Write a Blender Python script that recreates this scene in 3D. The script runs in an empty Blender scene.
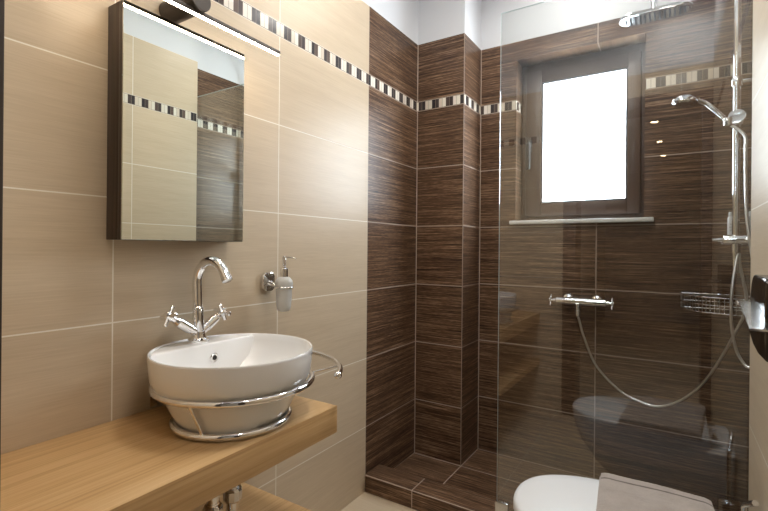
import bpy, bmesh, math, random
from math import pi, sin, cos, radians
from mathutils import Vector, Matrix, Euler
random.seed(7)
S = bpy.context.scene
COL = S.collection

# ------------------------------------------------------------------ camera
XC, YCAM, ZC, F_PX, YAW, ROLL = 1.2595, -.0225, 1.1869, 455.37, 0.566, 0.0089
cd = bpy.data.cameras.new('camera'); cam = bpy.data.objects.new('camera', cd); COL.objects.link(cam)
cam.location = (XC, YCAM, ZC)
cam.rotation_mode = 'QUATERNION'
cam.rotation_quaternion = (Matrix.Rotation(YAW, 4, 'Z') @ Matrix.Rotation(pi/2, 4, 'X') @ Matrix.Rotation(ROLL, 4, 'Z')).to_quaternion()
cd.sensor_width = 36; cd.lens = F_PX/768*36; cd.shift_y = -(255.5-248.20)/768
cd.clip_start = 0.02; cd.clip_end = 60
S.camera = cam

# ------------------------------------------------------------------ world, exposure
w = bpy.data.worlds.new('world'); S.world = w; w.use_nodes = True
w.node_tree.nodes['Background'].inputs[0].default_value = (.75, .87, 1, 1)
w.node_tree.nodes['Background'].inputs[1].default_value = 1.0
S.view_settings.view_transform = 'Standard'; S.view_settings.look = 'None'
S.view_settings.exposure = 0.80; S.view_settings.gamma = 1; S.view_settings.use_curve_mapping = False
S.cycles.max_bounces = 14; S.cycles.transparent_max_bounces = 16; S.cycles.glossy_bounces = 8
S.cycles.sample_clamp_indirect = 6; S.cycles.caustics_reflective = False; S.cycles.caustics_refractive = False
S.cycles.use_denoising = True

L_ROOM, L_SHOWER, L_HALL, L_WASH = 25., 23., 18., 34.   # radiance of the added, unseen ceiling lamps
LED_COL = (1.0, .82, .60)

# ------------------------------------------------------------------ measures (metres)
W = 1.463          # right wall (in front of the glass)
WS = 1.56          # right wall inside the shower
D = 2.5636         # back wall
YG = 1.7880        # glass / end of the right wall
YB = 1.8072        # beige to brown boundary on the left wall
XW, YC = .2881, 2.3083   # duct column in the corner
YF = .15           # inside face of the front wall
H = 1/3; Z0 = .3153
ZM0 = Z0 + 5*H; ZM1 = ZM0 + .053; ZT = 2.367; ZCEIL = 2.78

# ------------------------------------------------------------------ materials
def mat(name):
    m = bpy.data.materials.new(name); m.use_nodes = True
    nt = m.node_tree
    return m, nt, nt.nodes['Principled BSDF']
def simple(name, col, rough=.5, metal=0, coat=0, spec=.5):
    m, nt, b = mat(name)
    b.inputs['Base Color'].default_value = (*col, 1); b.inputs['Roughness'].default_value = rough
    b.inputs['Metallic'].default_value = metal; b.inputs['Coat Weight'].default_value = coat
    b.inputs['Specular IOR Level'].default_value = spec
    return m
def N(nt, t, **k):
    n = nt.nodes.new(t)
    for a, v in k.items(): setattr(n, a, v)
    return n
def math_(nt, op, a, b=None, c=None):
    n = N(nt, 'ShaderNodeMath', operation=op)
    for i, v in enumerate((a, b, c)):
        if v is None: continue
        if isinstance(v, (int, float)): n.inputs[i].default_value = v
        else: nt.links.new(v, n.inputs[i])
    return n.outputs[0]
def mixc(nt, f, a, b, bt='MIX'):
    n = N(nt, 'ShaderNodeMix', data_type='RGBA', blend_type=bt)
    for s, v in ((n.inputs[0], f), (n.inputs[6], a), (n.inputs[7], b)):
        if isinstance(v, (int, float)): s.default_value = v
        elif isinstance(v, tuple): s.default_value = (*v, 1)
        else: nt.links.new(v, s)
    return n.outputs[2]
def coords(nt):
    t = N(nt, 'ShaderNodeTexCoord'); s = N(nt, 'ShaderNodeSeparateXYZ')
    nt.links.new(t.outputs['Object'], s.inputs[0])
    return {'x': s.outputs[0], 'y': s.outputs[1], 'z': s.outputs[2]}
def vec(nt, a, b, c=0.):
    n = N(nt, 'ShaderNodeCombineXYZ')
    for i, v in enumerate((a, b, c)):
        if isinstance(v, (int, float)): n.inputs[i].default_value = v
        else: nt.links.new(v, n.inputs[i])
    return n.outputs[0]
def noise(nt, v, scale=1, detail=2, rough=.5):
    n = N(nt, 'ShaderNodeTexNoise'); n.inputs['Scale'].default_value = scale
    n.inputs['Detail'].default_value = detail; n.inputs['Roughness'].default_value = rough
    nt.links.new(v, n.inputs['Vector']); return n.outputs[0]
def ramp(nt, f, stops):
    r = N(nt, 'ShaderNodeValToRGB'); e = r.color_ramp.elements
    while len(e) < len(stops): e.new(.5)
    for el, (p, c) in zip(e, stops): el.position = p; el.color = (*c, 1)
    nt.links.new(f, r.inputs[0]); return r.outputs[0]
def line_mask(nt, u, off, period, width):
    """1 on a grout line of the given width"""
    a = math_(nt, 'DIVIDE', math_(nt, 'SUBTRACT', u, off), period)
    fr = math_(nt, 'FRACT', a)
    d = math_(nt, 'MULTIPLY', math_(nt, 'MINIMUM', fr, math_(nt, 'SUBTRACT', 1., fr)), period)
    return math_(nt, 'LESS_THAN', d, width/2), math_(nt, 'FLOOR', a)
def single_mask(nt, u, at, width):
    return math_(nt, 'LESS_THAN', math_(nt, 'ABSOLUTE', math_(nt, 'SUBTRACT', u, at)), width/2)

def tile_mat(name, kind, ua, va, uo, up, vo=Z0, vp=H, extra_v=(), grout=.0036, extra_u=()):
    """kind 'beige'/'brown'; ua, va: object axes along and across the streaks"""
    m, nt, b = mat(name); c = coords(nt); u, v = c[ua], c[va]
    mu, iu = line_mask(nt, u, uo, up, grout)
    mv, iv = line_mask(nt, v, vo, vp, grout)
    if va == 'z' and extra_v and ZM1 in extra_v: mv = math_(nt, 'MULTIPLY', mv, math_(nt, 'LESS_THAN', v, ZM0+.004))
    g = math_(nt, 'MAXIMUM', mu, mv)
    for e in extra_v: g = math_(nt, 'MAXIMUM', g, single_mask(nt, v, e, grout))
    for e in extra_u: g = math_(nt, 'MAXIMUM', g, single_mask(nt, u, e, grout))
    wn = N(nt, 'ShaderNodeTexWhiteNoise', noise_dimensions='2D'); nt.links.new(vec(nt, iu, iv), wn.inputs['Vector'])
    off = math_(nt, 'MULTIPLY', wn.outputs[0], 7.3)
    if kind == 'brown':
        n1 = noise(nt, vec(nt, math_(nt, 'ADD', math_(nt, 'MULTIPLY', u, 5), off), math_(nt, 'MULTIPLY', v, 270), off), 1, 2, .6)
        n2 = noise(nt, vec(nt, math_(nt, 'ADD', math_(nt, 'MULTIPLY', u, 1.6), off), math_(nt, 'MULTIPLY', v, 105), off), 1, 2, .5)
        n3 = noise(nt, vec(nt, math_(nt, 'MULTIPLY', u, 30), math_(nt, 'MULTIPLY', v, 380), off), 1, 1, .5)
        f = math_(nt, 'ADD', math_(nt, 'ADD', math_(nt, 'MULTIPLY', n1, .48), math_(nt, 'MULTIPLY', n2, .30)), math_(nt, 'MULTIPLY', n3, .22))
        colr = ramp(nt, f, [(.355, (.016, .0074, .0044)), (.455, (.074, .039, .0225)), (.54, (.162, .093, .054)), (.64, (.36, .235, .15))])
        gc = (.44, .36, .30); rgh, spec = .30, .32
    else:
        n1 = noise(nt, vec(nt, math_(nt, 'ADD', math_(nt, 'MULTIPLY', u, 9), off), math_(nt, 'MULTIPLY', v, 330), off), 1, 3, .6)
        n2 = noise(nt, vec(nt, math_(nt, 'ADD', math_(nt, 'MULTIPLY', u, 2), off), math_(nt, 'MULTIPLY', v, 30), off), 1, 2, .5)
        f = math_(nt, 'ADD', math_(nt, 'MULTIPLY', n1, .65), math_(nt, 'MULTIPLY', n2, .35))
        colr = ramp(nt, f, [(.28, (.535, .430, .302)), (.5, (.597, .488, .352)), (.72, (.652, .543, .404))])
        gc = (.86, .82, .74); rgh, spec = .36, .45
    tint = math_(nt, 'ADD', math_(nt, 'MULTIPLY', wn.outputs[0], .08), .96)
    colr = mixc(nt, 1., colr, vec(nt, tint, tint, tint), 'MULTIPLY')
    nt.links.new(mixc(nt, g, colr, gc), b.inputs['Base Color'])
    nt.links.new(math_(nt, 'ADD', math_(nt, 'MULTIPLY', g, .5), rgh), b.inputs['Roughness'])
    b.inputs['Specular IOR Level'].default_value = spec
    bp = N(nt, 'ShaderNodeBump'); bp.inputs['Strength'].default_value = .35; bp.inputs['Distance'].default_value = .0015
    hgt = math_(nt, 'SUBTRACT', math_(nt, 'MULTIPLY', f, .05 if kind == 'beige' else .10), g)
    nt.links.new(hgt, bp.inputs['Height']); nt.links.new(bp.outputs[0], b.inputs['Normal'])
    return m

def mosaic_mat(name, ua, u0, s):
    m, nt, b = mat(name); c = coords(nt); u = c[ua]
    a = math_(nt, 'DIVIDE', math_(nt, 'SUBTRACT', u, u0), s)
    i = math_(nt, 'FLOOR', a); fr = math_(nt, 'FRACT', a)
    q = math_(nt, 'MODULO', math_(nt, 'ADD', i, 400), 4)
    dark = math_(nt, 'LESS_THAN', q, 1.5)
    wn = N(nt, 'ShaderNodeTexWhiteNoise', noise_dimensions='1D'); nt.links.new(i, wn.inputs['W'])
    dk = ramp(nt, wn.outputs[0], [(.0, (.030, .026, .030)), (.5, (.050, .040, .040)), (1., (.14, .095, .075))])
    lt = ramp(nt, wn.outputs[0], [(.0, (.74, .68, .58)), (.5, (.80, .76, .68)), (1., (.66, .58, .47))])
    col = mixc(nt, dark, lt, dk)
    edge = math_(nt, 'LESS_THAN', math_(nt, 'MINIMUM', fr, math_(nt, 'SUBTRACT', 1., fr)), .04)
    z = c['z']
    ez = math_(nt, 'MAXIMUM', math_(nt, 'LESS_THAN', z, ZM0+.0025), math_(nt, 'GREATER_THAN', z, ZM1-.0025))
    g = math_(nt, 'MAXIMUM', edge, ez)
    nt.links.new(mixc(nt, g, col, (.27, .22, .18)), b.inputs['Base Color'])
    b.inputs['Roughness'].default_value = .22
    return m

M = {}
M['beige_left'] = tile_mat('beige_tile_left', 'beige', 'y', 'z', .6145, .5990, extra_v=(ZM1, ZT))
M['beige_right'] = tile_mat('beige_tile_right', 'beige', 'y', 'z', 1.377, .5977, extra_v=(ZM1, ZT))
M['beige_front'] = tile_mat('beige_tile_front', 'beige', 'x', 'z', .1, .5977, extra_v=(ZM1, ZT))
M['brown_y'] = tile_mat('brown_tile_side', 'brown', 'y', 'z', YB, .80, extra_v=(ZM1, .0015), grout=.0052, extra_u=(YC-.0015, D-.0015))
M['brown_colx'] = tile_mat('brown_tile_column_front', 'brown', 'x', 'z', XW, .60, extra_v=(ZM1, .0015), grout=.0052, extra_u=(.0015,))
M['brown_coly'] = tile_mat('brown_tile_column_side', 'brown', 'y', 'z', YC, .60, extra_v=(ZM1, .0015), grout=.0052, extra_u=(D-.0015,))
M['brown_x'] = tile_mat('brown_tile_back', 'brown', 'x', 'z', .9212, .66, extra_v=(ZM1, .0015), grout=.0052, extra_u=(XW+.0015,))
M['brown_curb'] = tile_mat('brown_tile_curb', 'brown', 'x', 'z', .262, .5977, vo=-.001, vp=.5, extra_v=(.0835,), grout=.0050)
M['brown_curb_top'] = tile_mat('brown_tile_curb_top', 'brown', 'x', 'y', .262, .5977, vo=YG, vp=.5, grout=.0050)
M['brown_floor'] = tile_mat('brown_tile_floor', 'brown', 'x', 'y', XW, .5977, vo=YC, vp=H, grout=.0055)
M['floor'] = tile_mat('beige_floor_tile', 'beige', 'x', 'y', .55, .6, vo=.3, vp=.6)
M['mosaic_left'] = mosaic_mat('mosaic_left', 'y', 1.176-.0197, .01967)
M['mosaic_right'] = mosaic_mat('mosaic_right', 'y', 1.35, .01967)
M['mosaic_x'] = mosaic_mat('mosaic_back', 'x', 1.2645, .0208)
M['mosaic_col'] = mosaic_mat('mosaic_column', 'x', .008, .0215)
M['paint'] = simple('white_paint', (.70, .715, .745), .6)
M['hallpaint'] = simple('hall_paint', (.55, .52, .48), .7)
M['chrome'] = simple('chrome', (.86, .86, .87), .07, 1)
M['chrome_satin'] = simple('satin_chrome', (.72, .73, .74), .2, 1)
M['darkchrome'] = simple('dark_chrome', (.10, .085, .075), .18, 1)
M['ceramic'] = simple('white_ceramic', (.90, .90, .90), .10, 0, .3)
M['plastic_white'] = simple('white_plastic', (.80, .81, .83), .22)
M['black'] = simple('black_plastic', (.02, .02, .022), .4)
M['rubber'] = simple('dark_rubber', (.05, .05, .055), .5)
M['lampbody'] = simple('lamp_grey_brown', (.085, .070, .060), .42, .3)
M['mirror'] = simple('mirror_glass', (.80, .84, .80), .0, 1)
M['sillwhite'] = simple('white_sill', (.80, .80, .79), .35)
M['label_ink'] = simple('grey_print', (.35, .36, .40), .5)
M['clearcap'] = simple('grey_cap', (.55, .56, .57), .3)

def wood_mat(name, ax, cols, across='x', rough=.42):
    m, nt, b = mat(name); c = coords(nt)
    o = {'x': ('y', 'z'), 'y': ('x', 'z'), 'z': ('x', 'y')}[ax]
    l = c[ax]; p, q = c[o[0]], c[o[1]]
    n0 = noise(nt, vec(nt, math_(nt, 'MULTIPLY', l, 1.2), math_(nt, 'MULTIPLY', p, 5), math_(nt, 'MULTIPLY', q, 5)), 1, 2)
    wob = math_(nt, 'MULTIPLY', n0, 2.2)
    n1 = noise(nt, vec(nt, math_(nt, 'MULTIPLY', l, 1.5), math_(nt, 'ADD', math_(nt, 'MULTIPLY', p, 95), wob), math_(nt, 'MULTIPLY', q, 95)), 1, 3, .55)
    n2 = noise(nt, vec(nt, math_(nt, 'MULTIPLY', l, 9), math_(nt, 'MULTIPLY', p, 330), math_(nt, 'MULTIPLY', q, 330)), 1, 2, .5)
    f = math_(nt, 'ADD', math_(nt, 'MULTIPLY', n1, .72), math_(nt, 'MULTIPLY', n2, .28))
    nt.links.new(ramp(nt, f, [(.30, cols[0]), (.5, cols[1]), (.72, cols[2])]), b.inputs['Base Color'])
    b.inputs['Roughness'].default_value = rough
    bp = N(nt, 'ShaderNodeBump'); bp.inputs['Strength'].default_value = .12; bp.inputs['Distance'].default_value = .001
    nt.links.new(f, bp.inputs['Height']); nt.links.new(bp.outputs[0], b.inputs['Normal'])
    return m
M['oak'] = wood_mat('oak', 'y', [(.44, .255, .105), (.585, .365, .165), (.67, .455, .235)])
M['wenge'] = wood_mat('wenge', 'z', [(.030, .019, .014), (.052, .034, .026), (.085, .058, .045)], rough=.45)
M['winwood'] = wood_mat('brown_window_profile', 'z', [(.060, .036, .025), (.082, .050, .035), (.11, .068, .048)], rough=.38)
M['winwood_x'] = wood_mat('brown_window_profile_flat', 'x', [(.060, .036, .025), (.082, .050, .035), (.11, .068, .048)], rough=.38)

def emis(name, col, st):
    m, nt, b = mat(name)
    b.inputs['Base Color'].default_value = (*col, 1)
    b.inputs['Emission Color'].default_value = (*col, 1); b.inputs['Emission Strength'].default_value = st
    return m
M['sky_pane'] = emis('daylit_frosted_pane', (.82, .915, 1.0), 11.)
M['led'] = emis('led_diffuser', LED_COL, 36.0)
M['spot'] = emis('downlight_lens', (1, .74, .42), 16.0)
M['panel'] = emis('added_lamp_diffuser', (1, .96, .9), 6.0)

def glass_mat(name, ior, tint):
    m, nt, b = mat(name); nt.nodes.remove(b)
    out = nt.nodes['Material Output']
    tr = N(nt, 'ShaderNodeBsdfTransparent'); tr.inputs[0].default_value = (*tint, 1)
    gl = N(nt, 'ShaderNodeBsdfGlossy'); gl.inputs['Roughness'].default_value = 0.0; gl.inputs[0].default_value = (.97, .99, 1, 1)
    ge = N(nt, 'ShaderNodeNewGeometry')
    dp = N(nt, 'ShaderNodeVectorMath', operation='DOT_PRODUCT')
    nt.links.new(ge.outputs['Normal'], dp.inputs[0]); nt.links.new(ge.outputs['Incoming'], dp.inputs[1])
    c1 = math_(nt, 'SUBTRACT', 1., math_(nt, 'ABSOLUTE', dp.outputs['Value']))
    r0 = ((ior-1)/(ior+1))**2
    f = math_(nt, 'ADD', math_(nt, 'MULTIPLY', math_(nt, 'POWER', c1, 5.), 1-r0), r0)
    mx = N(nt, 'ShaderNodeMixShader')
    nt.links.new(f, mx.inputs[0]); nt.links.new(tr.outputs[0], mx.inputs[1]); nt.links.new(gl.outputs[0], mx.inputs[2])
    nt.links.new(mx.outputs[0], out.inputs[0])
    return m
M['glass'] = glass_mat('shower_glass', 1.84, (.955, .97, .965))
M['glass_edge'] = simple('glass_edge', (.62, .72, .72), .1)

def frosted():
    m, nt, b = mat('frosted_glass')
    b.inputs['Base Color'].default_value = (.90, .92, .92, 1); b.inputs['Roughness'].default_value = .35
    b.inputs['Transmission Weight'].default_value = .55; b.inputs['IOR'].default_value = 1.3
    b.inputs['Subsurface Weight'].default_value = 0
    return m
M['frosted'] = frosted()

def fabric(name, line_y=None):
    m, nt, b = mat(name); c = coords(nt)
    n1 = noise(nt, vec(nt, c['x'], c['y'], c['z']), 420, 2, .6)
    n2 = noise(nt, vec(nt, c['x'], c['y'], c['z']), 22, 2, .5)
    f = math_(nt, 'ADD', math_(nt, 'MULTIPLY', n1, .6), math_(nt, 'MULTIPLY', n2, .4))
    cl = ramp(nt, f, [(.3, (.31, .265, .235)), (.7, (.47, .41, .37))])
    if line_y: cl = mixc(nt, single_mask(nt, c['y'], line_y, .0075), cl, (.13, .105, .09))  # thin dark line across the cloth at one y
    nt.links.new(cl, b.inputs['Base Color'])
    b.inputs['Roughness'].default_value = .95; b.inputs['Sheen Weight'].default_value = .3
    bp = N(nt, 'ShaderNodeBump'); bp.inputs['Strength'].default_value = .5; bp.inputs['Distance'].default_value = .002
    nt.links.new(n1, bp.inputs['Height']); nt.links.new(bp.outputs[0], b.inputs['Normal'])
    return m
M['towel'] = fabric('towel_cotton'); M['towel_line'] = fabric('towel_cotton_with_line', 1.345+.150)

def hose_mat():
    m, nt, b = mat('ribbed_chrome_hose'); c = coords(nt)
    b.inputs['Base Color'].default_value = (.78, .78, .78, 1); b.inputs['Metallic'].default_value = 1; b.inputs['Roughness'].default_value = .28
    return m
M['hose'] = hose_mat()

# ------------------------------------------------------------------ mesh helpers
def obj(name, bm, m, parent=None, smooth=35):
    me = bpy.data.meshes.new(name)
    bmesh.ops.recalc_face_normals(bm, faces=bm.faces)
    bm.to_mesh(me); bm.free()
    for k in (m if isinstance(m, (list, tuple)) else [m]): me.materials.append(k)
    if smooth:
        me.polygons.foreach_set('use_smooth', [True]*len(me.polygons))
        me.set_sharp_from_angle(angle=radians(smooth))
    o = bpy.data.objects.new(name, me); COL.objects.link(o)
    if parent:
        o.parent = parent
        if parent.type == 'EMPTY' or parent.parent:
            root = parent
            off = Vector(parent.location)
            p = parent.parent
            while p: off += Vector(p.location); p = p.parent
            o.location = -off
    return o
def thing(name, loc, label, cat, group=None):
    o = bpy.data.objects.new(name, None); COL.objects.link(o); o.location = loc; o.empty_display_size = .05
    o['label'] = label; o['category'] = cat
    if group: o['group'] = group
    return o
def tag(o, label, cat, group=None):
    o['label'] = label; o['category'] = cat
    if group: o['group'] = group
    return o
def struct(o):
    o['kind'] = 'structure'; return o
def box(bm, lo, hi, bevel=0, mi=0, seg=2):
    lo, hi = Vector(lo), Vector(hi)
    r = bmesh.ops.create_cube(bm, size=1)
    vs = r['verts']
    for v in vs:
        v.co = Vector((lo[i]+(v.co[i]+.5)*(hi[i]-lo[i]) for i in range(3)))
    fs = {f for v in vs for f in v.link_faces}
    for f in fs: f.material_index = mi
    if bevel:
        es = list({e for v in vs for e in v.link_edges})
        r = bmesh.ops.bevel(bm, geom=es, offset=bevel, segments=seg, affect='EDGES', profile=.5)
        for f in r['faces']: f.material_index = mi
def tube(bm, pts, r, n=16, closed=False, caps=True, mi=0):
    pts = [Vector(p) for p in pts]; k = len(pts)
    rs = r if isinstance(r, (list, tuple)) else [r]*k
    rings = []; prev = None
    for i, p in enumerate(pts):
        if closed: t = pts[(i+1) % k]-pts[i-1]
        else: t = pts[min(i+1, k-1)]-pts[max(i-1, 0)]
        t.normalize()
        if prev is None:
            a = Vector((0, 0, 1)) if abs(t.z) < .9 else Vector((1, 0, 0))
            nrm = (a-t*a.dot(t)).normalized()
        else:
            nrm = prev-t*prev.dot(t)
            nrm.normalize()
        prev = nrm; b = t.cross(nrm)
        rings.append([bm.verts.new(p+(nrm*cos(2*pi*j/n)+b*sin(2*pi*j/n))*rs[i]) for j in range(n)])
    for i in range(k if closed else k-1):
        A, B = rings[i], rings[(i+1) % k]
        sh = 0
        if closed and i == k-1:
            sh = min(range(n), key=lambda s: sum((A[j].co-B[(j+s) % n].co).length for j in range(n)))
        for j in range(n):
            f = bm.faces.new((A[j], A[(j+1) % n], B[(j+1+sh) % n], B[(j+sh) % n])); f.material_index = mi
    if caps and not closed:
        for R in (rings[0], rings[-1]):
            f = bm.faces.new(R); f.material_index = mi
def lathe(bm, prof, base=(0, 0, 0), axis=(0, 0, 1), n=32, mi=0, loop=False):
    """prof: list of (radius, height along axis)"""
    q = Vector((0, 0, 1)).rotation_difference(Vector(axis).normalized()); base = Vector(base)
    rings = []
    for r, h in prof:
        if r < 1e-6: rings.append([bm.verts.new(base+q @ Vector((0, 0, h)))])
        else: rings.append([bm.verts.new(base+q @ Vector((r*cos(2*pi*j/n), r*sin(2*pi*j/n), h))) for j in range(n)])
    for A, B in zip(rings, rings[1:]+(rings[:1] if loop else [])):
        for j in range(n):
            a, b = A[j % len(A)], A[(j+1) % len(A)]; c, d = B[(j+1) % len(B)], B[j % len(B)]
            vs = []
            for v in (a, b, c, d):
                if v not in vs: vs.append(v)
            if len(vs) > 2: bm.faces.new(vs).material_index = mi
    for R in (() if loop else (rings[0], rings[-1])):
        if len(R) > 2: bm.faces.new(R).material_index = mi
def prism(bm, poly, a, b, axis='z', bevel=0, mi=0, seg=2):
    """extrude a 2D polygon (list of (p,q)) along axis from a to b"""
    def co(p, q, h): return {'z': (p, q, h), 'x': (h, p, q), 'y': (p, h, q)}[axis]
    A = [bm.verts.new(co(p, q, a)) for p, q in poly]; B = [bm.verts.new(co(p, q, b)) for p, q in poly]
    fs = [bm.faces.new(A), bm.faces.new(B)]
    for i in range(len(poly)):
        j = (i+1) % len(poly); fs.append(bm.faces.new((A[i], A[j], B[j], B[i])))
    for f in fs: f.material_index = mi
    if bevel:
        es = [e for f in fs[:2] for e in f.edges]
        r = bmesh.ops.bevel(bm, geom=list(set(es)), offset=bevel, segments=seg, affect='EDGES', profile=.5)
        for f in r['faces']: f.material_index = mi
def BM(): return bmesh.new()
def ring_pts(c, R, z, n=64, a0=0, a1=2*pi, close=True):
    k = n if close else n+1
    return [(c[0]+R*cos(a0+(a1-a0)*i/n), c[1]+R*sin(a0+(a1-a0)*i/n), z) for i in range(k)]
def bez(pts, n=12):
    """Catmull-Rom through the points"""
    P = [Vector(p) for p in pts]; P = [2*P[0]-P[1]]+P+[2*P[-1]-P[-2]]; out = []
    for i in range(1, len(P)-2):
        for k in range(n):
            t = k/n; a, b, c, d = P[i-1:i+3]
            out.append(.5*((2*b)+(c-a)*t+(2*a-5*b+4*c-d)*t*t+(3*b-a-3*c+d)*t**3))
    out.append(P[-2]); return out

# ------------------------------------------------------------------ room shell
def wall_bands(bm, lo, hi, lower, mosaic, upper, paint):
    (x0, y0), (x1, y1) = lo, hi
    for z0, z1, mi in ((0, ZM0, lower), (ZM0, ZM1, mosaic), (ZM1, ZT, upper), (ZT, ZCEIL, paint)):
        box(bm, (x0, y0, z0), (x1, y1, z1), mi=mi)
bm = BM()
wall_bands(bm, (-.1, -.05), (0, YB), 0, 1, 0, 3); wall_bands(bm, (-.1, YB), (0, D+.3), 2, 1, 2, 3)
struct(obj('wall_left', bm, [M['beige_left'], M['mosaic_left'], M['brown_y'], M['paint']], smooth=0))
# duct column
bm = BM()
for z0, z1, ms in ((0, ZM0, (0, 1)), (ZM0, ZM1, (2, 3)), (ZM1, ZT, (0, 1)), (ZT, ZCEIL, (4, 4))):
    box(bm, (0, YC, z0), (XW, D, z1), mi=ms[0])
    for f in bm.faces:
        if abs(f.normal.x) > .9 and z0-.01 < f.calc_center_median().z < z1+.01: f.material_index = ms[1]
bm.normal_update()
for f in bm.faces:
    c = f.calc_center_median()
    if abs(f.normal.x) > .9: f.material_index = 4 if c.z > ZT else (3 if ZM0 < c.z < ZM1 else 1)
struct(obj('wall_column', bm, [M['brown_colx'], M['brown_coly'], M['mosaic_col'], M['mosaic_left'], M['paint']], smooth=0))
# thin light corner trim of the column
bm = BM(); box(bm, (XW-.0012, YC-.0014, .0), (XW+.0014, YC+.0012, ZT))
struct(obj('trim_1', bm, simple('tile_edge_trim', (.36, .29, .24), .4), smooth=0))
# back wall with the window opening
OX0, OX1, OZ0, OZ1 = .50, 1.136, 1.33, 2.262
RD = .115   # depth of the recess
bm = BM()
T = .30
for x0, x1 in ((0, OX0), (OX1, WS+.1)):
    wall_bands(bm, (x0, D), (x1, D+T), 0, 1, 0, 2)
box(bm, (OX0, D, 0), (OX1, D+T, OZ0)); box(bm, (OX0, D, OZ1), (OX1, D+T, ZT)); box(bm, (OX0, D, ZT), (OX1, D+T, ZCEIL), mi=2)
bm.normal_update()
for f in bm.faces:
    c = f.calc_center_median()
    if abs(f.normal.x) > .9 and f.material_index == 1: f.material_index = 3
struct(obj('wall_back', bm, [M['brown_x'], M['mosaic_x'], M['paint'], M['mosaic_left']], smooth=0))
# right wall in front of the glass (thick), and in the shower
bm = BM(); wall_bands(bm, (W, -.05), (W+.25, YG), 0, 1, 0, 2)
struct(obj('wall_right', bm, [M['beige_right'], M['mosaic_right'], M['paint']], smooth=0))
bm = BM(); wall_bands(bm, (WS, YG), (WS+.1, D+T), 0, 1, 0, 2)
struct(obj('wall_shower', bm, [M['brown_y'], M['mosaic_right'], M['paint']], smooth=0))
# front wall with the doorway the view comes through
DX0, DX1, DZ = .635, 1.43, 2.16
bm = BM()
wall_bands(bm, (0, -.05), (DX0, YF), 0, 1, 0, 2)
box(bm, (DX1, -.05, 0), (W, YF, ZM0)); box(bm, (DX1, -.05, ZM0), (W, YF, ZM1), mi=1)
box(bm, (DX1, -.05, ZM1), (W, YF, ZT)); box(bm, (DX1, -.05, ZT), (W, YF, ZCEIL), mi=2)
box(bm, (DX0, -.05, DZ), (DX1, YF, ZT)); box(bm, (DX0, -.05, ZT), (DX1, YF, ZCEIL), mi=2)
struct(obj('wall_front', bm, [M['beige_front'], M['mosaic_x'], M['paint']], smooth=0))
bm = BM()
dj = .671
for x0, x1 in ((DX0, dj), (DX1-.02, DX1)): box(bm, (x0, -.06, 0), (x1, YF+.015, DZ), .002)
box(bm, (DX0, -.06, DZ-.03), (DX1, YF+.015, DZ), .002)
for x0, x1 in ((DX0-.05, DX0), (DX1, W-.001)): box(bm, (x0, YF, 0), (x1, YF+.015, DZ+.05), .002)
box(bm, (DX0, YF, DZ), (DX1, YF+.015, DZ+.05), .002)
struct(obj('door_1', bm, M['wenge']))
# floor, ceiling
bm = BM(); box(bm, (-.1, -.05, -.1), (W+.25, YG+.06, 0))
struct(obj('floor', bm, M['floor'], smooth=0))
bm = BM(); box(bm, (0, YG+.06, -.1), (WS, D, 0))
struct(obj('floor_shower', bm, M['brown_floor'], smooth=0))
bm = BM(); box(bm, (-.1, -.05, ZCEIL), (WS+.15, D+T, ZCEIL+.1))
struct(obj('ceiling', bm, M['paint'], smooth=0))
# shower curb
CZ = .085; CY0, CY1 = 1.802, 1.935
bm = BM(); box(bm, (0, CY0, 0), (WS, CY1, CZ), .006, seg=3)
bm.normal_update()
for f in bm.faces:
    if f.normal.z > .8: f.material_index = 1
struct(obj('trim_2', bm, [M['brown_curb'], M['brown_curb_top']]))
# hallway behind the camera
bm = BM()
box(bm, (.15, -5.2, 0), (.25, -.05, 2.6)); box(bm, (2.0, -5.2, 0), (2.1, -.05, 2.6)); box(bm, (.15, -5.3, 0), (2.1, -5.2, 2.6))
box(bm, (1.713, -.05, 0), (2.1, .05, 2.6))
struct(obj('wall_hall', bm, M['hallpaint'], smooth=0))
bm = BM(); box(bm, (.15, -5.3, 2.5), (2.1, -.05, 2.6)); struct(obj('ceiling_hall', bm, M['hallpaint'], smooth=0))
bm = BM(); box(bm, (.15, -5.3, -.1), (2.1, -.05, 0)); struct(obj('floor_hall', bm, M['floor'], smooth=0))
for k, (x, y, pos) in enumerate(((1.089, -1.753, 'nearest to the bathroom door'), (1.111, -2.765, 'in the middle of the row'), (1.138, -3.73, 'farthest from the bathroom door'))):
    t = thing('ceiling_downlight', (x, y, 2.5), 'small round warm ceiling spotlight mirrored in the shower glass, '+['highest', 'middle', 'lowest'][k]+' of the three', 'light', 'hallway downlights')
    bm = BM(); lathe(bm, [(.034, -.004), (.046, -.004), (.048, 0), (.034, 0)], (x, y, 2.5), n=24, loop=True)
    obj('trim_ring', bm, M['chrome_satin'], t)
    bm = BM(); lathe(bm, [(0, -.003), (.034, -.003), (.034, 0), (0, 0)], (x, y, 2.5), n=24); obj('lens', bm, M['spot'], t)

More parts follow.
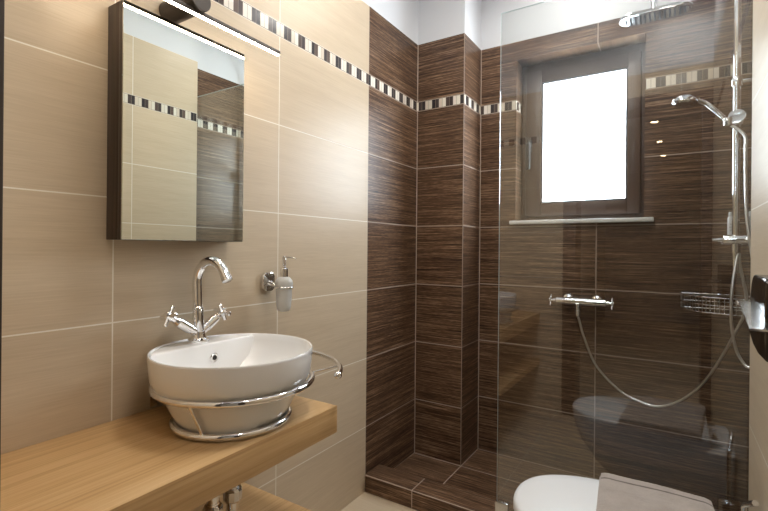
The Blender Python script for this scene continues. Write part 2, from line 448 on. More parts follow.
# ------------------------------------------------------------------ window
WY = D+RD
win = bpy.data.objects.new('window_1', None); COL.objects.link(win); win.location = (.8, WY, OZ0); struct(win)
def frame_bm(x0, x1, z0, z1, y0, y1, wl, wr, wb, wt, bev=.004):
    bm = BM()
    box(bm, (x0, y0, z0), (x0+wl, y1, z1), bev); box(bm, (x1-wr, y0, z0), (x1, y1, z1), bev)
    box(bm, (x0+wl-.002, y0, z0), (x1-wr+.002, y1, z0+wb), bev, 1); box(bm, (x0+wl-.002, y0, z1-wt), (x1-wr+.002, y1, z1), bev, 1)
    return bm
WM = [M['winwood'], M['winwood_x']]
obj('window_frame', frame_bm(OX0, OX1, OZ0+.02, OZ1, WY, WY+.06, .035, .035, .035, .06), WM, win)
SX0, SX1, SZ0, SZ1 = OX0+.028, OX1-.022, OZ0+.048, OZ1-.045
sash = obj('sash', frame_bm(SX0, SX1, SZ0, SZ1, WY-.018, WY+.045, .088, .062, .075, .072, .006), WM, win)
GX0, GX1, GZ0, GZ1 = SX0+.088, SX1-.062, SZ0+.075, SZ1-.072
bm = BM()
g = .008
for a in (((GX0, WY-.012, GZ0), (GX0+g, WY+.01, GZ1)), ((GX1-g, WY-.012, GZ0), (GX1, WY+.01, GZ1)), ((GX0, WY-.012, GZ0), (GX1, WY+.01, GZ0+g)), ((GX0, WY-.012, GZ1-g), (GX1, WY+.01, GZ1))): box(bm, *a)
s = obj('glazing_bead', bm, simple('grey_gasket', (.10, .10, .115), .4), win)
bm = BM(); box(bm, (GX0+g, WY-.002, GZ0+g), (GX1-g, WY+.008, GZ1-g)); obj('pane', bm, M['sky_pane'], win)
bm = BM()
hx, hz = SX0+.024, 1.785
box(bm, (hx-.013, WY-.026, hz-.035), (hx+.013, WY-.018, hz+.035), .003)
tube(bm, [(hx, WY-.022, hz), (hx, WY-.058, hz)], .009, 14)
box(bm, (hx-.013, WY-.068, hz-.14), (hx+.013, WY-.050, hz+.012), .005, seg=3)
obj('handle', bm, M['black'], win)
bm = BM(); box(bm, (.472, D-.028, OZ0-.001), (1.178, WY+.01, OZ0+.02), .003)
# keep the board inside the opening behind the wall face
bm.free(); bm = BM()
box(bm, (.472, D-.028, OZ0-.002), (1.178, D, OZ0+.019), .003); box(bm, (OX0+.001, D-.004, OZ0), (OX1-.001, WY+.005, OZ0+.019))
obj('window_sill', bm, M['sillwhite'], win)

# ------------------------------------------------------------------ mirror cabinet
MX, MY0, MY1, MZ0, MZ1 = .075, .596, .984, 1.203, 1.815
t = thing('mirror_cabinet', (0, .796, MZ0), 'tall mirror cabinet with dark brown sides on the beige tiled wall above the basin', 'mirror')
bm = BM(); box(bm, (0.001, MY0, MZ0), (MX-.020, MY1, MZ1), .001); obj('cabinet_body', bm, M['wenge'], t)
bm = BM(); box(bm, (MX-.019, MY0, MZ0), (MX-.004, MY1, MZ1), .001); d = obj('door', bm, M['wenge'], t)
bm = BM(); box(bm, (MX-.004, MY0+.0005, MZ0+.0005), (MX, MY1-.0005, MZ1-.0005), .0008); obj('mirror_glass', bm, [M['mirror']], d, smooth=0)
# lamp over the mirror
LY, LZ, LX = .790, 1.834, .135
t = thing('wall_lamp', (.001, LY, 1.85), 'slim LED bar lamp glowing warm white on a grey cylinder above the mirror cabinet', 'lamp')
bm = BM(); lathe(bm, [(0, 0), (.030, 0), (.032, .002), (.032, .151), (.030, .153), (0, .153)], (.001, LY-.024, 1.871), (1, 0, 0), 40)
obj('mount', bm, M['lampbody'], t)
bm = BM(); box(bm, (LX-.0075, LY-.285, LZ-.0015), (LX+.0075, LY+.287, LZ+.0105), .001); obj('bar', bm, M['lampbody'], t)
bm = BM(); box(bm, (LX-.0055, LY-.284, LZ-.0036), (LX+.0055, LY+.285, LZ-.0010), .0012, seg=2); obj('diffuser', bm, M['led'], t)

# ------------------------------------------------------------------ counter and shelf
CT = .721
bm = BM(); box(bm, (.001, YF+.001, CT-.079), (.425, 1.042, CT), .0015)
tag(obj('counter', bm, M['oak']), 'thick pale oak countertop on the left wall carrying the round basin', 'counter')
bm = BM(); box(bm, (.001, YF+.001, .338), (.427, 1.045, .378), .0015)
tag(obj('shelf', bm, M['oak']), 'lower oak shelf on the left wall in shadow under the countertop', 'shelf')

# ------------------------------------------------------------------ wash basin
BX, BY, BR, BZ = .224, .830, .2170, .905
LCX, LCY = .255, .802   # centre of the foot: the bowl sits forward of the tap deck
t = thing('wash_basin', (BX, BY, CT), 'round white ceramic vessel basin held in a chrome ring on the oak countertop', 'basin')
bm = BM()
prof = [(0, .734), (.136, .734), (.143, .737), (.158, .760), (.177, .789), (.194, .808), (.2015, .815), (.2045, .823), (.2072, .828), (.2125, .842), (.2152, .872), (BR, .899), (.2165, .9035), (.2150, BZ), (.2125, .9045), (.2105, .902), (.208, .885), (.196, .845), (.165, .805), (.10, .780), (.03, .773), (0, .772)]
lathe(bm, prof, (BX, BY, 0), n=96)
for v in bm.verts:
    k = min(1, max(0, (.818-v.co.z)/.085)); v.co.x += (LCX-BX)*k; v.co.y += (LCY-BY)*k
bowl = obj('bowl', bm, M['ceramic'], t, smooth=50)
# tap deck at the back of the bowl
bm = BM(); DKX = -.116
a0 = math.acos(DKX/.2090); pts = [(BX+.2090*cos(a0+(2*pi-2*a0)*i/40), BY+.2090*sin(a0+(2*pi-2*a0)*i/40)) for i in range(41)]
prism(bm, pts, .79, .9015, 'z', .006, seg=3); obj('tap_deck', bm, M['ceramic'], bowl, smooth=50)
bm = BM(); ox = BX+DKX
lathe(bm, [(.0075, 0), (.0130, 0), (.0140, .002), (.0120, .004), (.0075, .003)], (ox, BY+.022, .857), (1, 0, 0), 28, loop=True); obj('overflow_ring', bm, M['chrome'], t)
bm = BM(); lathe(bm, [(0, 0), (.0078, 0), (.0078, .0015), (0, .0015)], (ox, BY+.022, .857), (1, 0, 0), 20); obj('overflow_hole', bm, M['black'], t)
bm = BM(); lathe(bm, [(0, .772), (.030, .7735), (.032, .776), (.026, .779), (0, .780)], (BX, BY, 0), n=32); obj('drain_plug', bm, M['chrome'], t)
# small grey maker's mark on the outside of the rim
bm = BM()
for i in range(6):
    a = radians(31+i*1.35); ww = random.uniform(.0012, .0019)
    c0 = Vector((BX+.2162*cos(a), BY+.2162*sin(a), .8885)); tx = Vector((-sin(a), cos(a), 0)); nx = Vector((cos(a), sin(a), 0))
    vs = [bm.verts.new(c0+tx*sx*ww+Vector((0, 0, sz*.0022))+nx*d) for d in (.0, .0012) for sx, sz in ((-1, -1), (1, -1), (1, 1), (-1, 1))]
    for f in ((0, 1, 2, 3), (4, 5, 6, 7), (0, 1, 5, 4), (1, 2, 6, 5), (2, 3, 7, 6), (3, 0, 4, 7)): bm.faces.new([vs[j] for j in f])
obj('maker_mark', bm, M['label_ink'], t)
# chrome stand
t = thing('basin_stand', (BX, BY, CT), 'chrome double ring stand with curved towel arm around the white basin', 'basin stand')
UZ, UR = .815, .2185
bm = BM(); tube(bm, ring_pts((BX+.002, BY+.006), .2105, UZ, 96), .0088, 16, closed=True); obj('upper_ring', bm, M['chrome'], t)
bm = BM(); tube(bm, ring_pts((LCX, LCY), .1485, CT+.0098, 80), .0093, 16, closed=True); obj('lower_ring', bm, M['chrome'], t)
for a in (-67, 105, 180):
    c_, s_ = cos(radians(a)), sin(radians(a))
    bm = BM(); tube(bm, [(BX+(UR-.008)*c_, BY+(UR-.008)*s_, UZ-.004), (LCX+.1485*c_, LCY+.1485*s_, CT+.014)], .004, 12); obj('strut', bm, M['chrome'], t)
for sy in (-1, 1):
    bm = BM()
    y = .7275 if sy < 0 else .945
    box(bm, (.001, y-.011, .728), (.006, y+.011, .836), .0015)
    box(bm, (.004, y-.003, .808), (.045 if sy < 0 else .03, y+.003, .824), .001)
    tube(bm, [(.004, y, .768), (.09, y+.006*-sy, .760), (LCX-.10, LCY+sy*.095, .742)], .007, 10)
    obj('wall_bracket', bm, M['chrome'], t)
AZ, AR = .840, .296
bm = BM()
ap = ring_pts((BX, BY), AR, AZ, 30, radians(138), radians(27), close=False)
tube(bm, ap, .0078, 14)
e = Vector(ap[-1]); tdir = (Vector(ap[-1])-Vector(ap[-2])).normalized()
lathe(bm, [(0, -.010), (.006, -.0085), (.010, -.004), (.011, .001), (.009, .006), (.005, .010), (0, .011)], e+tdir*.006, tdir, 20)
arm = obj('towel_arm', bm, M['chrome'], t)
bm = BM()
p0 = Vector((BX+.217*cos(radians(50)), BY+.217*sin(radians(50)), UZ+.004)); p1 = Vector((BX+AR*cos(radians(46)), BY+AR*sin(radians(46)), AZ))
tube(bm, [p0, p1], .0032, 10); obj('arm_brace', bm, M['chrome'], arm)
bm = BM()
p0 = Vector(ap[0]); tube(bm, [p0, (.002, p0.y-.02, AZ)], .0065, 12); lathe(bm, [(0, 0), (.018, 0), (.018, .006), (.012, .010), (0, .010)], (.001, p0.y-.02, AZ), (1, 0, 0), 24)
obj('arm_mount', bm, M['chrome'], arm)

# ------------------------------------------------------------------ basin tap
FX, FY, FZ = .066, .829, .9015
t = thing('tap', (FX, FY, FZ), 'chrome swan neck tap with two cross handles on the back of the basin', 'tap')
bm = BM(); lathe(bm, [(0, 0), (.030, 0), (.031, .003), (.030, .010), (.022, .015), (.0185, .026), (.0185, .036), (0, .036)], (FX, FY, FZ), n=40); obj('base', bm, M['chrome'], t)
bm = BM(); lathe(bm, [(0, .03), (.0160, .03), (.0160, .092), (.0168, .093), (.0168, .098), (.0160, .099), (.0160, .105), (.0140, .107), (0, .107)], (FX, FY, FZ), (0, -.035, 1), 36); obj('column', bm, M['chrome'], t)
bm = BM()
R = .066; zc = 1.079
path = [(FX, FY-.0035, FZ+.10), (FX, FY-.005, 1.04)]+[(FX+R-R*cos(radians(a)), FY-.0065, zc+R*sin(radians(a))) for a in range(0, 148, 7)]
a = radians(147); tip = Vector(path[-1]); dr = Vector((sin(a), 0, cos(a))); dr = Vector((sin(a), 0, cos(a)))
path.append(tuple(tip+dr*.012)); path.append(tuple(tip+dr*.022))
tube(bm, path, .0140, 24); sp = obj('spout', bm, M['chrome'], t)
bm = BM(); lathe(bm, [(0, 0), (.0148, 0), (.0148, .010), (.0120, .0115), (0, .0115)], tip+dr*.018, dr, 24); obj('aerator', bm, M['chrome_satin'], sp)
for sgn, ln in ((-1, 1), (1, .92)):
    o0 = Vector((FX, FY, FZ+.026)); o1 = Vector((FX-.004, FY+sgn*.094*ln, FZ+.088*ln)); ax = (o1-o0).normalized(); L = (o1-o0).length
    bm = BM(); lathe(bm, [(0, 0), (.0130, .0), (.0130, L*.30), (.0152, L*.31), (.0152, L*.70), (.0128, L*.72), (.0105, L*.78), (.0085, L*.80), (.0085, L*.97), (0, L*.97)], o0, ax, 28)
    v = obj('valve', bm, M['chrome'], t)
    bm = BM(); lathe(bm, [(0, -.012), (.0105, -.012), (.012, -.008), (.012, .008), (.009, .012), (0, .013)], o1, ax, 24)
    e1 = ax.cross(Vector((1, 0, 0))).normalized(); e2 = ax.cross(e1).normalized()
    q = radians(14); f1 = e1*cos(q)+e2*sin(q); f2 = -e1*sin(q)+e2*cos(q)
    for f in (f1, f2):
        tube(bm, [o1-f*.0320, o1-f*.0305, o1, o1+f*.0305, o1+f*.0320], [.0042, .0064, .0066, .0064, .0042], 14)
    obj('cross_handle', bm, M['chrome'], v)

# ------------------------------------------------------------------ soap dispenser
SX, SY = .080, 1.166
t = thing('soap_holder', (0, SY, 1.06), 'chrome soap holder with octagonal wall plate beside the mirror cabinet', 'soap holder')
bm = BM(); o8 = [(SY-.010+.028*sx, 1.061+sz) for sx, sz, a in ((-.6, -.034, 0), (.6, -.034, 0), (1, -.022, 0), (1, .022, 0), (.6, .034, 0), (-.6, .034, 0), (-1, .022, 0), (-1, -.022, 0))]
prism(bm, o8, .001, .016, 'x', .003); obj('wall_plate', bm, M['chrome'], t, smooth=20)
bm = BM(); tube(bm, [(.012, SY-.010, 1.058), (.030, SY-.006, 1.052), (SX-.031, SY, 1.044)], [.009, .0075, .006], 16); obj('arm', bm, M['chrome'], t)
bm = BM(); tube(bm, ring_pts((SX, SY), .0325, 1.044, 40), .0034, 12, closed=True); obj('ring', bm, M['chrome'], t)
t = thing('soap_dispenser', (SX, SY, .958), 'frosted glass soap bottle with chrome pump hanging in the wall ring', 'soap dispenser')
bm = BM(); lathe(bm, [(0, .958), (.016, .958), (.0225, .963), (.0255, .975), (.0275, 1.0), (.0285, 1.036), (.0288, 1.042), (.0315, 1.049), (.0325, 1.056), (.030, 1.068), (.022, 1.078), (.014, 1.082), (0, 1.082)], (SX, SY, 0), n=40)
obj('bottle', bm, M['frosted'], t, smooth=60)
bm = BM(); lathe(bm, [(0, 1.080), (.0145, 1.080), (.0145, 1.110), (.0125, 1.112), (.006, 1.113), (.006, 1.118), (.0075, 1.119), (.0075, 1.152), (.006, 1.155), (0, 1.155)], (SX, SY, 0), n=28); pu = obj('pump', bm, M['chrome'], t)
bm = BM(); tube(bm, [(SX, SY, 1.151), (SX+.030, SY+.008, 1.151), (SX+.046, SY+.012, 1.147)], [.0036, .0028, .0022], 12); obj('nozzle', bm, M['chrome'], pu)

# ------------------------------------------------------------------ basin waste under the counter
t = thing('basin_trap', (.238, .825, .44), 'chrome basin waste trap hanging under the oak countertop', 'pipe')
bm = BM(); tube(bm, [(.238, .818, .641), (.238, .818, .520)], .0165, 24); obj('tail_pipe', bm, M['chrome'], t)
bm = BM(); lathe(bm, [(.0, -.018), (.022, -.018), (.0255, -.013), (.0255, .012), (.022, .018), (0, .018)], (.238, .818, .506), n=12); obj('nut', bm, M['chrome_satin'], t, smooth=20)
bm = BM(); tube(bm, [(.238, .818, .53), (.238, .818, .47)]+[(.238+.006*(1-cos(radians(a))), .7815+.0365*cos(radians(a)), .47-.038*sin(radians(a))) for a in range(15, 181, 15)]+[(.25, .745, .52)], .0165, 24); obj('bend', bm, M['chrome'], t)
bm = BM(); lathe(bm, [(.0, -.018), (.022, -.018), (.0255, -.013), (.0255, .012), (.022, .018), (0, .018)], (.25, .745, .494), n=12); obj('nut', bm, M['chrome_satin'], t, smooth=20)
bm = BM(); tube(bm, bez([(.25, .745, .515), (.25, .745, .548), (.235, .745, .566), (.20, .745, .570), (.002, .745, .570)], 6), .0155, 20); obj('wall_pipe', bm, M['chrome'], t)

# ------------------------------------------------------------------ shower glass
GX = .657; GT = 2.152; GB = CZ+.001
t = thing('shower_screen', (1.07, YG+.018, GB), 'clear fixed glass shower screen standing on the brown tiled curb', 'shower screen')
bm = BM(); gy0, gy1 = YG+.014, YG+.022
box(bm, (GX, gy0, GB), (WS-.001, gy1, GT))
bm.normal_update()
for f in bm.faces:
    if abs(f.normal.y) < .5: f.material_index = 1
obj('pane', bm, [M['glass'], M['glass_edge']], t, smooth=0)
bm = BM(); box(bm, (GX-.004, gy0-.007, GB), (GX+.048, gy1+.007, .160), .002); obj('clamp', bm, M['chrome_satin'], t)

# ------------------------------------------------------------------ shower thermostat on back wall
TZ, TYc = .920, D-.062
t = thing('shower_mixer', (.857, D, TZ), 'chrome bar shower mixer with a cross handle at each end under the window', 'shower mixer')
bm = BM(); lathe(bm, [(0, 0), (.016, 0), (.019, .004), (.019, .046), (.0215, .048), (.0215, .195), (.019, .197), (.019, .238), (.016, .242), (0, .242)], (.736, TYc, TZ), (1, 0, 0), 32); body = obj('body', bm, M['chrome'], t)
for x in (.788, .928):
    bm = BM(); lathe(bm, [(0, 0), (.033, 0), (.033, .004), (.026, .014), (.015, .018), (.015, .058), (0, .058)], (x, D-.001, TZ+.004), (0, -1, 0), 32); obj('escutcheon', bm, M['chrome'], t)
for x, s in ((.736, -1), (.978, 1)):
    bm = BM(); lathe(bm, [(0, 0), (.011, 0), (.011, .012), (.007, .014), (.007, .022), (.010, .023), (.010, .032), (0, .035)], (x, TYc, TZ), (s, 0, 0), 20)
    c = Vector((x+s*.026, TYc, TZ))
    for f in (Vector((0, .35, .94)), Vector((0, .94, -.35))): tube(bm, [c-f*.030, c-f*.028, c+f*.028, c+f*.030], [.003, .0045, .0045, .003], 12)
    obj('cross_handle', bm, M['chrome'], t)
bm = BM(); lathe(bm, [(0, 0), (.018, 0), (.018, -.022), (.014, -.028), (.014, -.034), (.0165, -.036), (.0145, -.064), (0, -.064)], (.846, TYc-.004, TZ-.010), n=24); obj('outlet', bm, M['chrome'], t)

# ------------------------------------------------------------------ riser rail
RX, RY, RR = 1.469, 2.26, .0125
t = thing('shower_rail', (RX, RY, 1.08), 'tall chrome shower rail with overhead rain head in the right shower corner', 'shower rail')
bm = BM()
top = 2.40
path = [(RX, RY, 1.10), (RX, RY, top-.06)]+[(RX-.06+.06*cos(radians(a)), RY-.004, top-.06+.06*sin(radians(a))) for a in range(15, 91, 15)]+[(1.225, RY-.03, top)]
path += [(1.225-.05*sin(radians(a)), RY-.034, top-.05+.05*cos(radians(a))) for a in range(15, 91, 15)]
path += [(1.180, RY-.036, 2.30), (1.183, RY-.036, 2.225)]
tube(bm, path, RR, 20); obj('pipe', bm, M['chrome'], t)
for z in (1.862, 2.33):
    bm = BM(); lathe(bm, [(0, -.018), (.017, -.018), (.0185, -.014), (.0185, .014), (.017, .018), (0, .018)], (RX, RY, z), n=24)
    tube(bm, [(RX, RY, z), (WS-.006, RY, z)], .008, 16); lathe(bm, [(0, 0), (.020, 0), (.020, .004), (.010, .010), (0, .010)], (WS-.001, RY, z), (-1, 0, 0), 24)
    obj('wall_bracket', bm, M['chrome'], t)
# rain head: flat oblong with rounded ends
HX, HY, HZ = 1.186, RY-.036, 2.184
bm = BM()
def oblong(hx, hy, r, n=8):
    out = []
    for cx_, cy_, a in ((hx-r, hy-r, 0), (-hx+r, hy-r, 90), (-hx+r, -hy+r, 180), (hx-r, -hy+r, 270)):
        out += [(cx_+r*cos(radians(a+90*i/n)), cy_+r*sin(radians(a+90*i/n))) for i in range(n+1)]
    return out
pts = [(HX+a, HY+b) for a, b in oblong(.134, .052, .048)]
prism(bm, pts, HZ, HZ+.014, 'z', .004, seg=3)
lathe(bm, [(0, 0), (.026, 0), (.022, .012), (.013, .020), (.013, .045), (0, .045)], (HX-.003, HY, HZ+.012), n=24)
head = obj('rain_head', bm, M['chrome'], t)
bm = BM()
pts = [(HX+a, HY+b) for a, b in oblong(.122, .042, .038)]
prism(bm, pts, HZ-.0015, HZ+.001, 'z')
obj('nozzle_plate', bm, M['chrome_satin'], head)
bm = BM()
for i in range(13):
    for j in range(5):
        x, y = HX-.108+i*.018, HY-.032+j*.016
        if abs(i-6) == 6 and abs(j-2) == 2: continue
        lathe(bm, [(0, 0), (.0042, 0), (.0032, -.004), (0, -.004)], (x, y, HZ-.0014), n=8)
o = obj('nozzles', bm, M['rubber'], head); o['kind'] = 'stuff'
# diverter at the bottom
VZ = 1.232
bm = BM(); lathe(bm, [(0, 0), (.019, 0), (.021, .003), (.021, .125), (0, .125)], (1.428, RY, VZ), (1, 0, 0), 32)
lathe(bm, [(0, -.02), (.0165, -.02), (.0165, .02), (0, .02)], (RX, RY, VZ-.03), n=24)
dv = obj('diverter', bm, M['chrome'], t)
bm = BM(); lathe(bm, [(0, 0), (.011, 0), (.009, .018), (.0065, .034), (.0075, .038), (0, .041)], (1.429, RY, VZ), (-1, 0, 0), 20); obj('lever', bm, M['chrome'], dv)
bm = BM(); lathe(bm, [(0, 0), (.024, 0), (.024, .004), (.016, .010), (0, .010)], (WS-.001, RY, VZ), (-1, 0, 0), 24); obj('wall_flange', bm, M['chrome'], dv)
# sliding holder of the hand shower
KZ = 1.712
bm = BM(); lathe(bm, [(0, -.022), (.020, -.022), (.021, -.018), (.021, .018), (.020, .022), (0, .022)], (RX, RY, KZ), n=24)
fd = Vector((-.25, -1, .1)).normalized()
lathe(bm, [(0, .01), (.016, .010), (.016, .030), (.028, .032), (.030, .036), (.028, .042), (0, .044)], (RX+.006, RY, KZ), fd, 28)
box(bm, (RX-.046, RY-.040, KZ-.030), (RX-.014, RY-.012, KZ+.006), .006)
obj('slider', bm, M['chrome'], t)

# hand shower
t = thing('hand_shower', (RX-.03, RY-.026, KZ-.01), 'chrome hand shower with round head clipped to the shower rail', 'hand shower')
hb = Vector((RX-.030, RY-.026, KZ-.012)); hh = Vector((1.337, RY-.03, 1.803))
bm = BM(); tube(bm, bez([hb, hb+(hh-hb)*.35+Vector((0, 0, .010)), hb+(hh-hb)*.7+Vector((0, 0, .012)), hh], 8), [.0085]*9+[.0095]*8+[.0105]*8, 18)
obj('handle', bm, M['chrome'], t)
hn = Vector((-.16, -.10, -1)).normalized(); hc = hh+Vector((-.040, 0, -.004))
bm = BM(); lathe(bm, [(0, -.030), (.022, -.028), (.040, -.018), (.047, -.006), (.047, .004), (.044, .008), (0, .008)], hc, hn, 40); sh = obj('spray_head', bm, M['chrome'], t)
bm = BM(); lathe(bm, [(0, .007), (.039, .007), (.037, .011), (0, .012)], hc, hn, 36); obj('spray_face', bm, M['chrome_satin'], sh)

def ribbed(pts, r, pitch=.0055):
    P = bez(pts, 14)
    # resample evenly
    out = [P[0]]; acc = 0
    for a, b in zip(P, P[1:]):
        L = (b-a).length; d = pitch/2-acc
        while d <= L: out.append(a+(b-a)*(d/L)); d += pitch/2
        acc = (acc+L) % (pitch/2)
    rs = [r*(1.0 if i % 2 else .86) for i in range(len(out))]
    bm = BM(); tube(bm, out, rs, 10); return bm
# hoses
t = tag(obj('shower_hose', ribbed([(.846, TYc-.004, TZ-.074), (.855, 2.494, .821), (.878, 2.49, .742), (.936, 2.485, .608), (1.041, 2.475, .503), (1.128, 2.465, .468), (1.198, 2.455, .461), (1.269, 2.44, .493), (1.343, 2.42, .566), (1.395, 2.39, .652), (1.443, 2.35, .765), (1.475, 2.31, .858), (1.501, 2.285, .937), (1.505, 2.272, 1.006), (1.494, 2.264, 1.073), (1.482, RY, 1.136), (1.481, RY, 1.18)], .0062), M['hose']), 'long chrome hose sagging across the brown back wall below the mixer', 'hose')
t = tag(obj('shower_hose', ribbed([(hb.x+.006, hb.y, hb.z-.010), (1.490, 2.225, 1.640), (1.493, 2.215, 1.58), (1.494, 2.215, 1.483), (1.497, 2.21, 1.339), (1.507, 2.205, 1.23), (1.528, 2.20, 1.05), (1.540, 2.19, .88), (1.532, 2.19, .765), (1.507, 2.195, .744), (1.489, 2.205, .76), (1.469, 2.21, .803), (1.456, 2.215, .879), (1.453, 2.22, .956), (1.458, 2.23, 1.054), (1.469, 2.245, 1.136), (1.476, 2.255, 1.18)], .0062), M['hose']), 'narrow hanging loop of chrome hose beside the shower rail', 'hose')

# soap shelf with bottles behind the rail
t = thing('bottle_shelf', (1.50, 2.36, 1.214), 'small chrome wall shelf behind the shower rail diverter', 'shelf')
bm = BM(); box(bm, (1.425, 2.30, 1.214), (WS-.001, 2.385, 1.222), .002); obj('tray', bm, M['chrome_satin'], t)
bm = BM(); tube(bm, [(WS-.002, 2.303, 1.238), (1.430, 2.303, 1.238), (1.430, 2.382, 1.238), (WS-.002, 2.382, 1.238)], .0025, 8)
for x, y in ((1.43, 2.303), (1.43, 2.382), (1.50, 2.303)): tube(bm, [(x, y, 1.221), (x, y, 1.238)], .002, 8)
obj('rail', bm, M['chrome'], t)
for x, y, lab, mm in ((1.463, 2.345, 'slim white bottle with printed label standing left of the shower rail', 'plastic_white'), (1.527, 2.340, 'plain pale grey bottle standing right of the shower rail by the wall end', 'clearcap')):
    t = thing('shampoo_bottle', (x, y, 1.222), lab, 'bottle', 'bottles on the shower shelf')
    bm = BM(); lathe(bm, [(0, 0), (.0135, 0), (.0145, .002), (.0145, .100), (.012, .108), (.008, .110), (0, .110)], (x, y, 1.222), n=24); b_ = obj('body', bm, M[mm], t)
    bm = BM(); lathe(bm, [(0, .1085), (.0105, .1085), (.0105, .126), (.009, .128), (0, .128)], (x, y, 1.222), n=20); obj('cap', bm, M['clearcap'] if mm != 'clearcap' else M['plastic_white'], t)
    if mm == 'plastic_white':
        bm = BM()
        for z, L in ((.074, .5), (.062, .8), (.050, .6), (.030, .7), (.022, .5)):
            n = 6; aa = [radians(-100-32*L+64*L*i/n) for i in range(n+1)]
            for a1, a2 in zip(aa, aa[1:]):
                vs = [bm.verts.new((x+.01475*cos(a), y+.01475*sin(a), 1.222+z+dz)) for a, dz in ((a1, 0), (a2, 0), (a2, .004), (a1, .004))]
                bm.faces.new(vs)
        obj('label_print', bm, M['label_ink'], b_)

# corner basket
KX, KY = WS-.002, D-.002
t = thing('corner_basket', (KX-.1, KY-.1, .92), 'chrome wire basket in the right back corner of the shower', 'basket')
def quarter(r, z, n=18): # bulging front rail from the right wall to the back wall
    return [(KX-r*(sin(radians(a)))**.8 if a else KX, KY-r*.82*(cos(radians(a)))**.8 if a < 90 else KY, z) for a in [90*i/n for i in range(n+1)]]
for nm, z, rr in (('top_rail', .988, .0042), ('bottom_rail', .922, .0032), ('middle_rail', .955, .0022)):
    bm = BM(); q = quarter(.268, z); tube(bm, q, rr, 10)
    tube(bm, [(KX, KY-.268*.82, z), (KX, KY, z), (KX-.268, KY, z)], rr, 8); obj(nm, bm, M['chrome'], t)
bm = BM(); q1, q0 = quarter(.268, .988, 22), quarter(.268, .922, 22)
for a, b in zip(q1[1:-1], q0[1:-1]): tube(bm, [a, b], .0018, 6)
obj('uprights', bm, M['chrome'], t)
bm = BM()
for i in range(1, 12):
    x = KX-.268*i/12; a = math.asin(min(1, (i/12)**1.25)); y = KY-.268*.82*cos(a)**.8
    tube(bm, [(x, KY, .922), (x, y, .922)], .0018, 6)
obj('floor_grid', bm, M['chrome'], t)

# ------------------------------------------------------------------ toilet
TX0, TX1, TY, LZt = .868, W-.001, 1.345, .480
def dshape(s=1., inset=0., n=30, x1=None, back=None):
    """D outline: nose towards -x, straight back"""
    hw = .190*s-inset; xn = TX0+inset; xe = (x1 if x1 is not None else 1.385)-inset
    xm = xn+.235
    pts = []
    for i in range(n+1):
        a = radians(90+180*i/n)
        pts.append((xm+(xm-xn)*cos(a)*1.0, TY+hw*math.copysign(abs(sin(a))**.86, sin(a))))
    pts += [(xe-.03, TY-hw*.97), (xe-.008, TY-hw*.93), (xe, TY-hw*.86), (xe, TY+hw*.86), (xe-.008, TY+hw*.93), (xe-.03, TY+hw*.97)]
    return pts
t = thing('toilet', (1.2, TY, 0), 'white wall hung toilet with closed lid in front of the glass screen', 'toilet')
bm = BM()
lv = [(.425, 1.0, 0, 0), (.395, .99, .004, 0), (.33, .93, .03, 0), (.25, .80, .09, .0), (.17, .62, .17, 0), (.12, .45, .25, 0)]
rings = []
for z, s, dx, _ in lv:
    pts = dshape(s, .006, x1=1.469); mnx = min(p[0] for p in pts)
    k = (W-.001-(mnx+dx))/(W-.001-mnx)
    rings.append([bm.verts.new((min(W-.001, W-.001-(W-.001-x)*k), y, z)) for x, y in pts])
for A, B in zip(rings, rings[1:]):
    for j in range(len(A)): bm.faces.new((A[j], A[(j+1) % len(A)], B[(j+1) % len(A)], B[j]))
bm.faces.new(rings[0]); bm.faces.new(rings[-1])
obj('bowl', bm, M['ceramic'], t, smooth=50)
bm = BM(); prism(bm, dshape(1, .003), .426, .447, 'z', .006, seg=3); obj('seat', bm, M['plastic_white'], t, smooth=40)
bm = BM()
def dome(zbase, ztop):
    lvls = [(0, zbase), (0, ztop-.014), (.002, ztop-.008), (.006, ztop-.004), (.014, ztop-.0015), (.04, ztop), (.10, ztop+.0008)]
    rg = [[bm.verts.new((x, y, z)) for x, y in dshape(1, i)] for i, z in lvls]
    for A, B in zip(rg, rg[1:]):
        for j in range(len(A)): bm.faces.new((A[j], A[(j+1) % len(A)], B[(j+1) % len(A)], B[j]))
    bm.faces.new(rg[0]); bm.faces.new(rg[-1])
dome(.449, LZt); obj('lid', bm, M['plastic_white'], t, smooth=50)
for s in (-1, 1):
    bm = BM(); lathe(bm, [(0, -.022), (.012, -.022), (.012, .022), (0, .022)], (1.402, TY+s*.075, .447), (0, 1, 0), 20); obj('hinge', bm, M['chrome'], t)

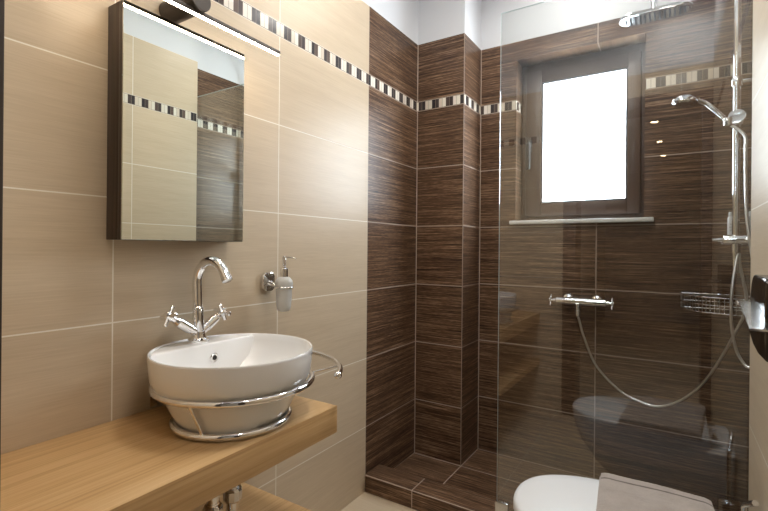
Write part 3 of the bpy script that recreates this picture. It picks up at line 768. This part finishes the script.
# towel: folded cloth lying across the lid, hanging a little over both edges
def towel_layer(x0, x1, y0, y1, zt, th, drop, skew=0., nx=26, ny=100, groove=None):
    bm = BM(); top = []; bot = []
    hw = .190
    for i in range(nx+1):
        a, b = [], []
        for j in range(ny+1):
            x = x0+(x1-x0)*i/nx; s = y0+(y1-y0)*j/ny
            d = abs(s-TY); sg = 1 if s > TY else -1
            if d <= hw-.012: y, dz = s, 0
            else:
                q = d-(hw-.012); rr = .022
                ang = min(q/rr, pi/2); y = TY+sg*(hw-.012+rr*sin(ang)); dz = -rr*(1-cos(ang))-max(0, q-rr*pi/2)
            x += skew*(s-y0)
            wv = .0016*sin(31*x+9*s)+.0012*sin(57*s+13*x)+.0007*random.uniform(-1, 1)
            if groove: wv -= .008*math.exp(-((s-groove)/.0045)**2)
            zz = zt+dz+wv*.6-(.006 if i in (0, nx) else (.0015 if i in (1, nx-1) else 0))
            nrm = Vector((0, sg*sin(min(max(0, d-(hw-.012))/.022, pi/2)), cos(min(max(0, d-(hw-.012))/.022, pi/2))))
            a.append(bm.verts.new(Vector((x, y, zz)))); b.append(bm.verts.new(Vector((x, y, zt+dz-(0 if i not in (0, nx) else 0)))-nrm*th))
        top.append(a); bot.append(b)
    for g in (top, bot):
        for i in range(nx):
            for j in range(ny): bm.faces.new((g[i][j], g[i+1][j], g[i+1][j+1], g[i][j+1]))
    for i in range(nx):
        for j in (0, ny): bm.faces.new((top[i][j], top[i+1][j], bot[i+1][j], bot[i][j]))
    for j in range(ny):
        for i in (0, nx): bm.faces.new((top[i][j], top[i][j+1], bot[i][j+1], bot[i][j]))
    return bm
tw = thing('towel', (1.2, TY, LZt+.003), 'folded taupe cotton towel laid across the closed white toilet lid', 'towel')
obj('lower_fold', towel_layer(1.106, 1.389, TY-.215, TY+.203, LZt+.0125, .011, 0, -.085), M['towel'], tw, smooth=60)
obj('upper_fold', towel_layer(1.109, 1.386, TY-.205, TY+.198, LZt+.0235, .011, 0, -.085), M['towel_line'], tw, smooth=60)

# toilet brush beside the toilet, against the glass end of the wall
qx, qy = 1.432, 1.60
t = thing('toilet_brush', (qx, qy, 0), 'chrome toilet brush with slanted handle tip beside the glass and right wall', 'brush')
bm = BM(); lathe(bm, [(0, 0), (.030, 0), (.032, .003), (.032, .30), (.028, .305), (.008, .306), (0, .306)], (qx, qy, 0), n=32); obj('holder', bm, M['chrome_satin'], t)
bm = BM(); tube(bm, [(qx, qy, .30), (qx, qy, .470), (qx+.004, qy-.006, .482), (qx+.016, qy-.075, .520)], [.0075, .0075, .0078, .0078], 16); obj('handle', bm, M['chrome'], t)

# ------------------------------------------------------------------ paper holder on the right wall
t = thing('paper_holder', (W, 1.3, 1.0), 'dark toilet paper holder with curved chrome cover on the right wall', 'paper holder')
def rrect(y0, y1, z0, z1, r, n=6):
    out = []
    for cy_, cz_, a in ((y1-r, z1-r, 0), (y0+r, z1-r, 90), (y0+r, z0+r, 180), (y1-r, z0+r, 270)):
        out += [(cy_+r*cos(radians(a+90*i/n)), cz_+r*sin(radians(a+90*i/n))) for i in range(n+1)]
    return out
bm = BM(); prism(bm, [(1.20, .958), (1.20, 1.122), (1.215, 1.130), (1.365, 1.132), (1.382, 1.126), (1.395, 1.108), (1.437, 1.045), (1.440, 1.015), (1.437, .995), (1.42, .980), (1.36, .968), (1.28, .960)], 1.421, W-.001, 'x', .006, seg=3); obj('back_box', bm, M['darkchrome'], t)
# curved cover: profile in y-z, extruded along x
bm = BM()
pr_ = [(1.330, 1.070), (1.322, 1.0705), (1.300, 1.069), (1.265, 1.064), (1.225, 1.056), (1.185, 1.047), (1.150, 1.039), (1.128, 1.034)]
pr_ = bez([(0, y, z) for y, z in pr_], 4); poly = [(p.y, p.z) for p in pr_]+[(p.y, p.z-.004) for p in reversed(pr_)]
prism(bm, poly, 1.388, 1.420, 'x', .0012); cv = obj('cover', bm, M['chrome_satin'], t)
bm = BM(); tube(bm, [(1.386, 1.327, 1.066), (1.462, 1.327, 1.066)], .0045, 12); obj('hinge_rod', bm, M['chrome'], t)

# ------------------------------------------------------------------ unseen ceiling lamps, added to brighten the room
def added_lamp(x, y, r, st, lab):
    t = thing('added_lamp', (x, y, ZCEIL), lab, 'light', 'added ceiling lamps')
    zc_ = 2.5 if y < 0 else ZCEIL; t.location.z = zc_
    bm = BM(); lathe(bm, [(r, -.050), (r+.006, -.050), (r+.008, -.044), (r+.008, 0), (r, 0)], (x, y, zc_), n=48, loop=True); obj('rim', bm, M['chrome_satin'], t)
    bm = BM(); lathe(bm, [(0, -.046), (r, -.046), (r, -.002), (0, -.002)], (x, y, zc_), n=48); obj('diffuser', bm, emis('opal_disc', (1, .965, .91), st), t)
added_lamp(.56, 1.25, .17, L_ROOM, 'added unseen opal disc lamp on the ceiling in the middle of the bathroom')  # added general light, placed above the view
added_lamp(.86, 2.12, .14, L_SHOWER, 'added unseen opal disc lamp on the ceiling over the shower')  # added to give the shower more light
added_lamp(1.10, -.85, .17, L_HALL, 'added unseen opal disc lamp on the hallway ceiling behind the doorway')  # added fill through the doorway, kept out of the glass by the lintel
added_lamp(1.27, .43, .085, L_WASH, 'small added unseen opal disc lamp on the ceiling close above the doorway')  # added to wash the upper front wall that the glass mirrors
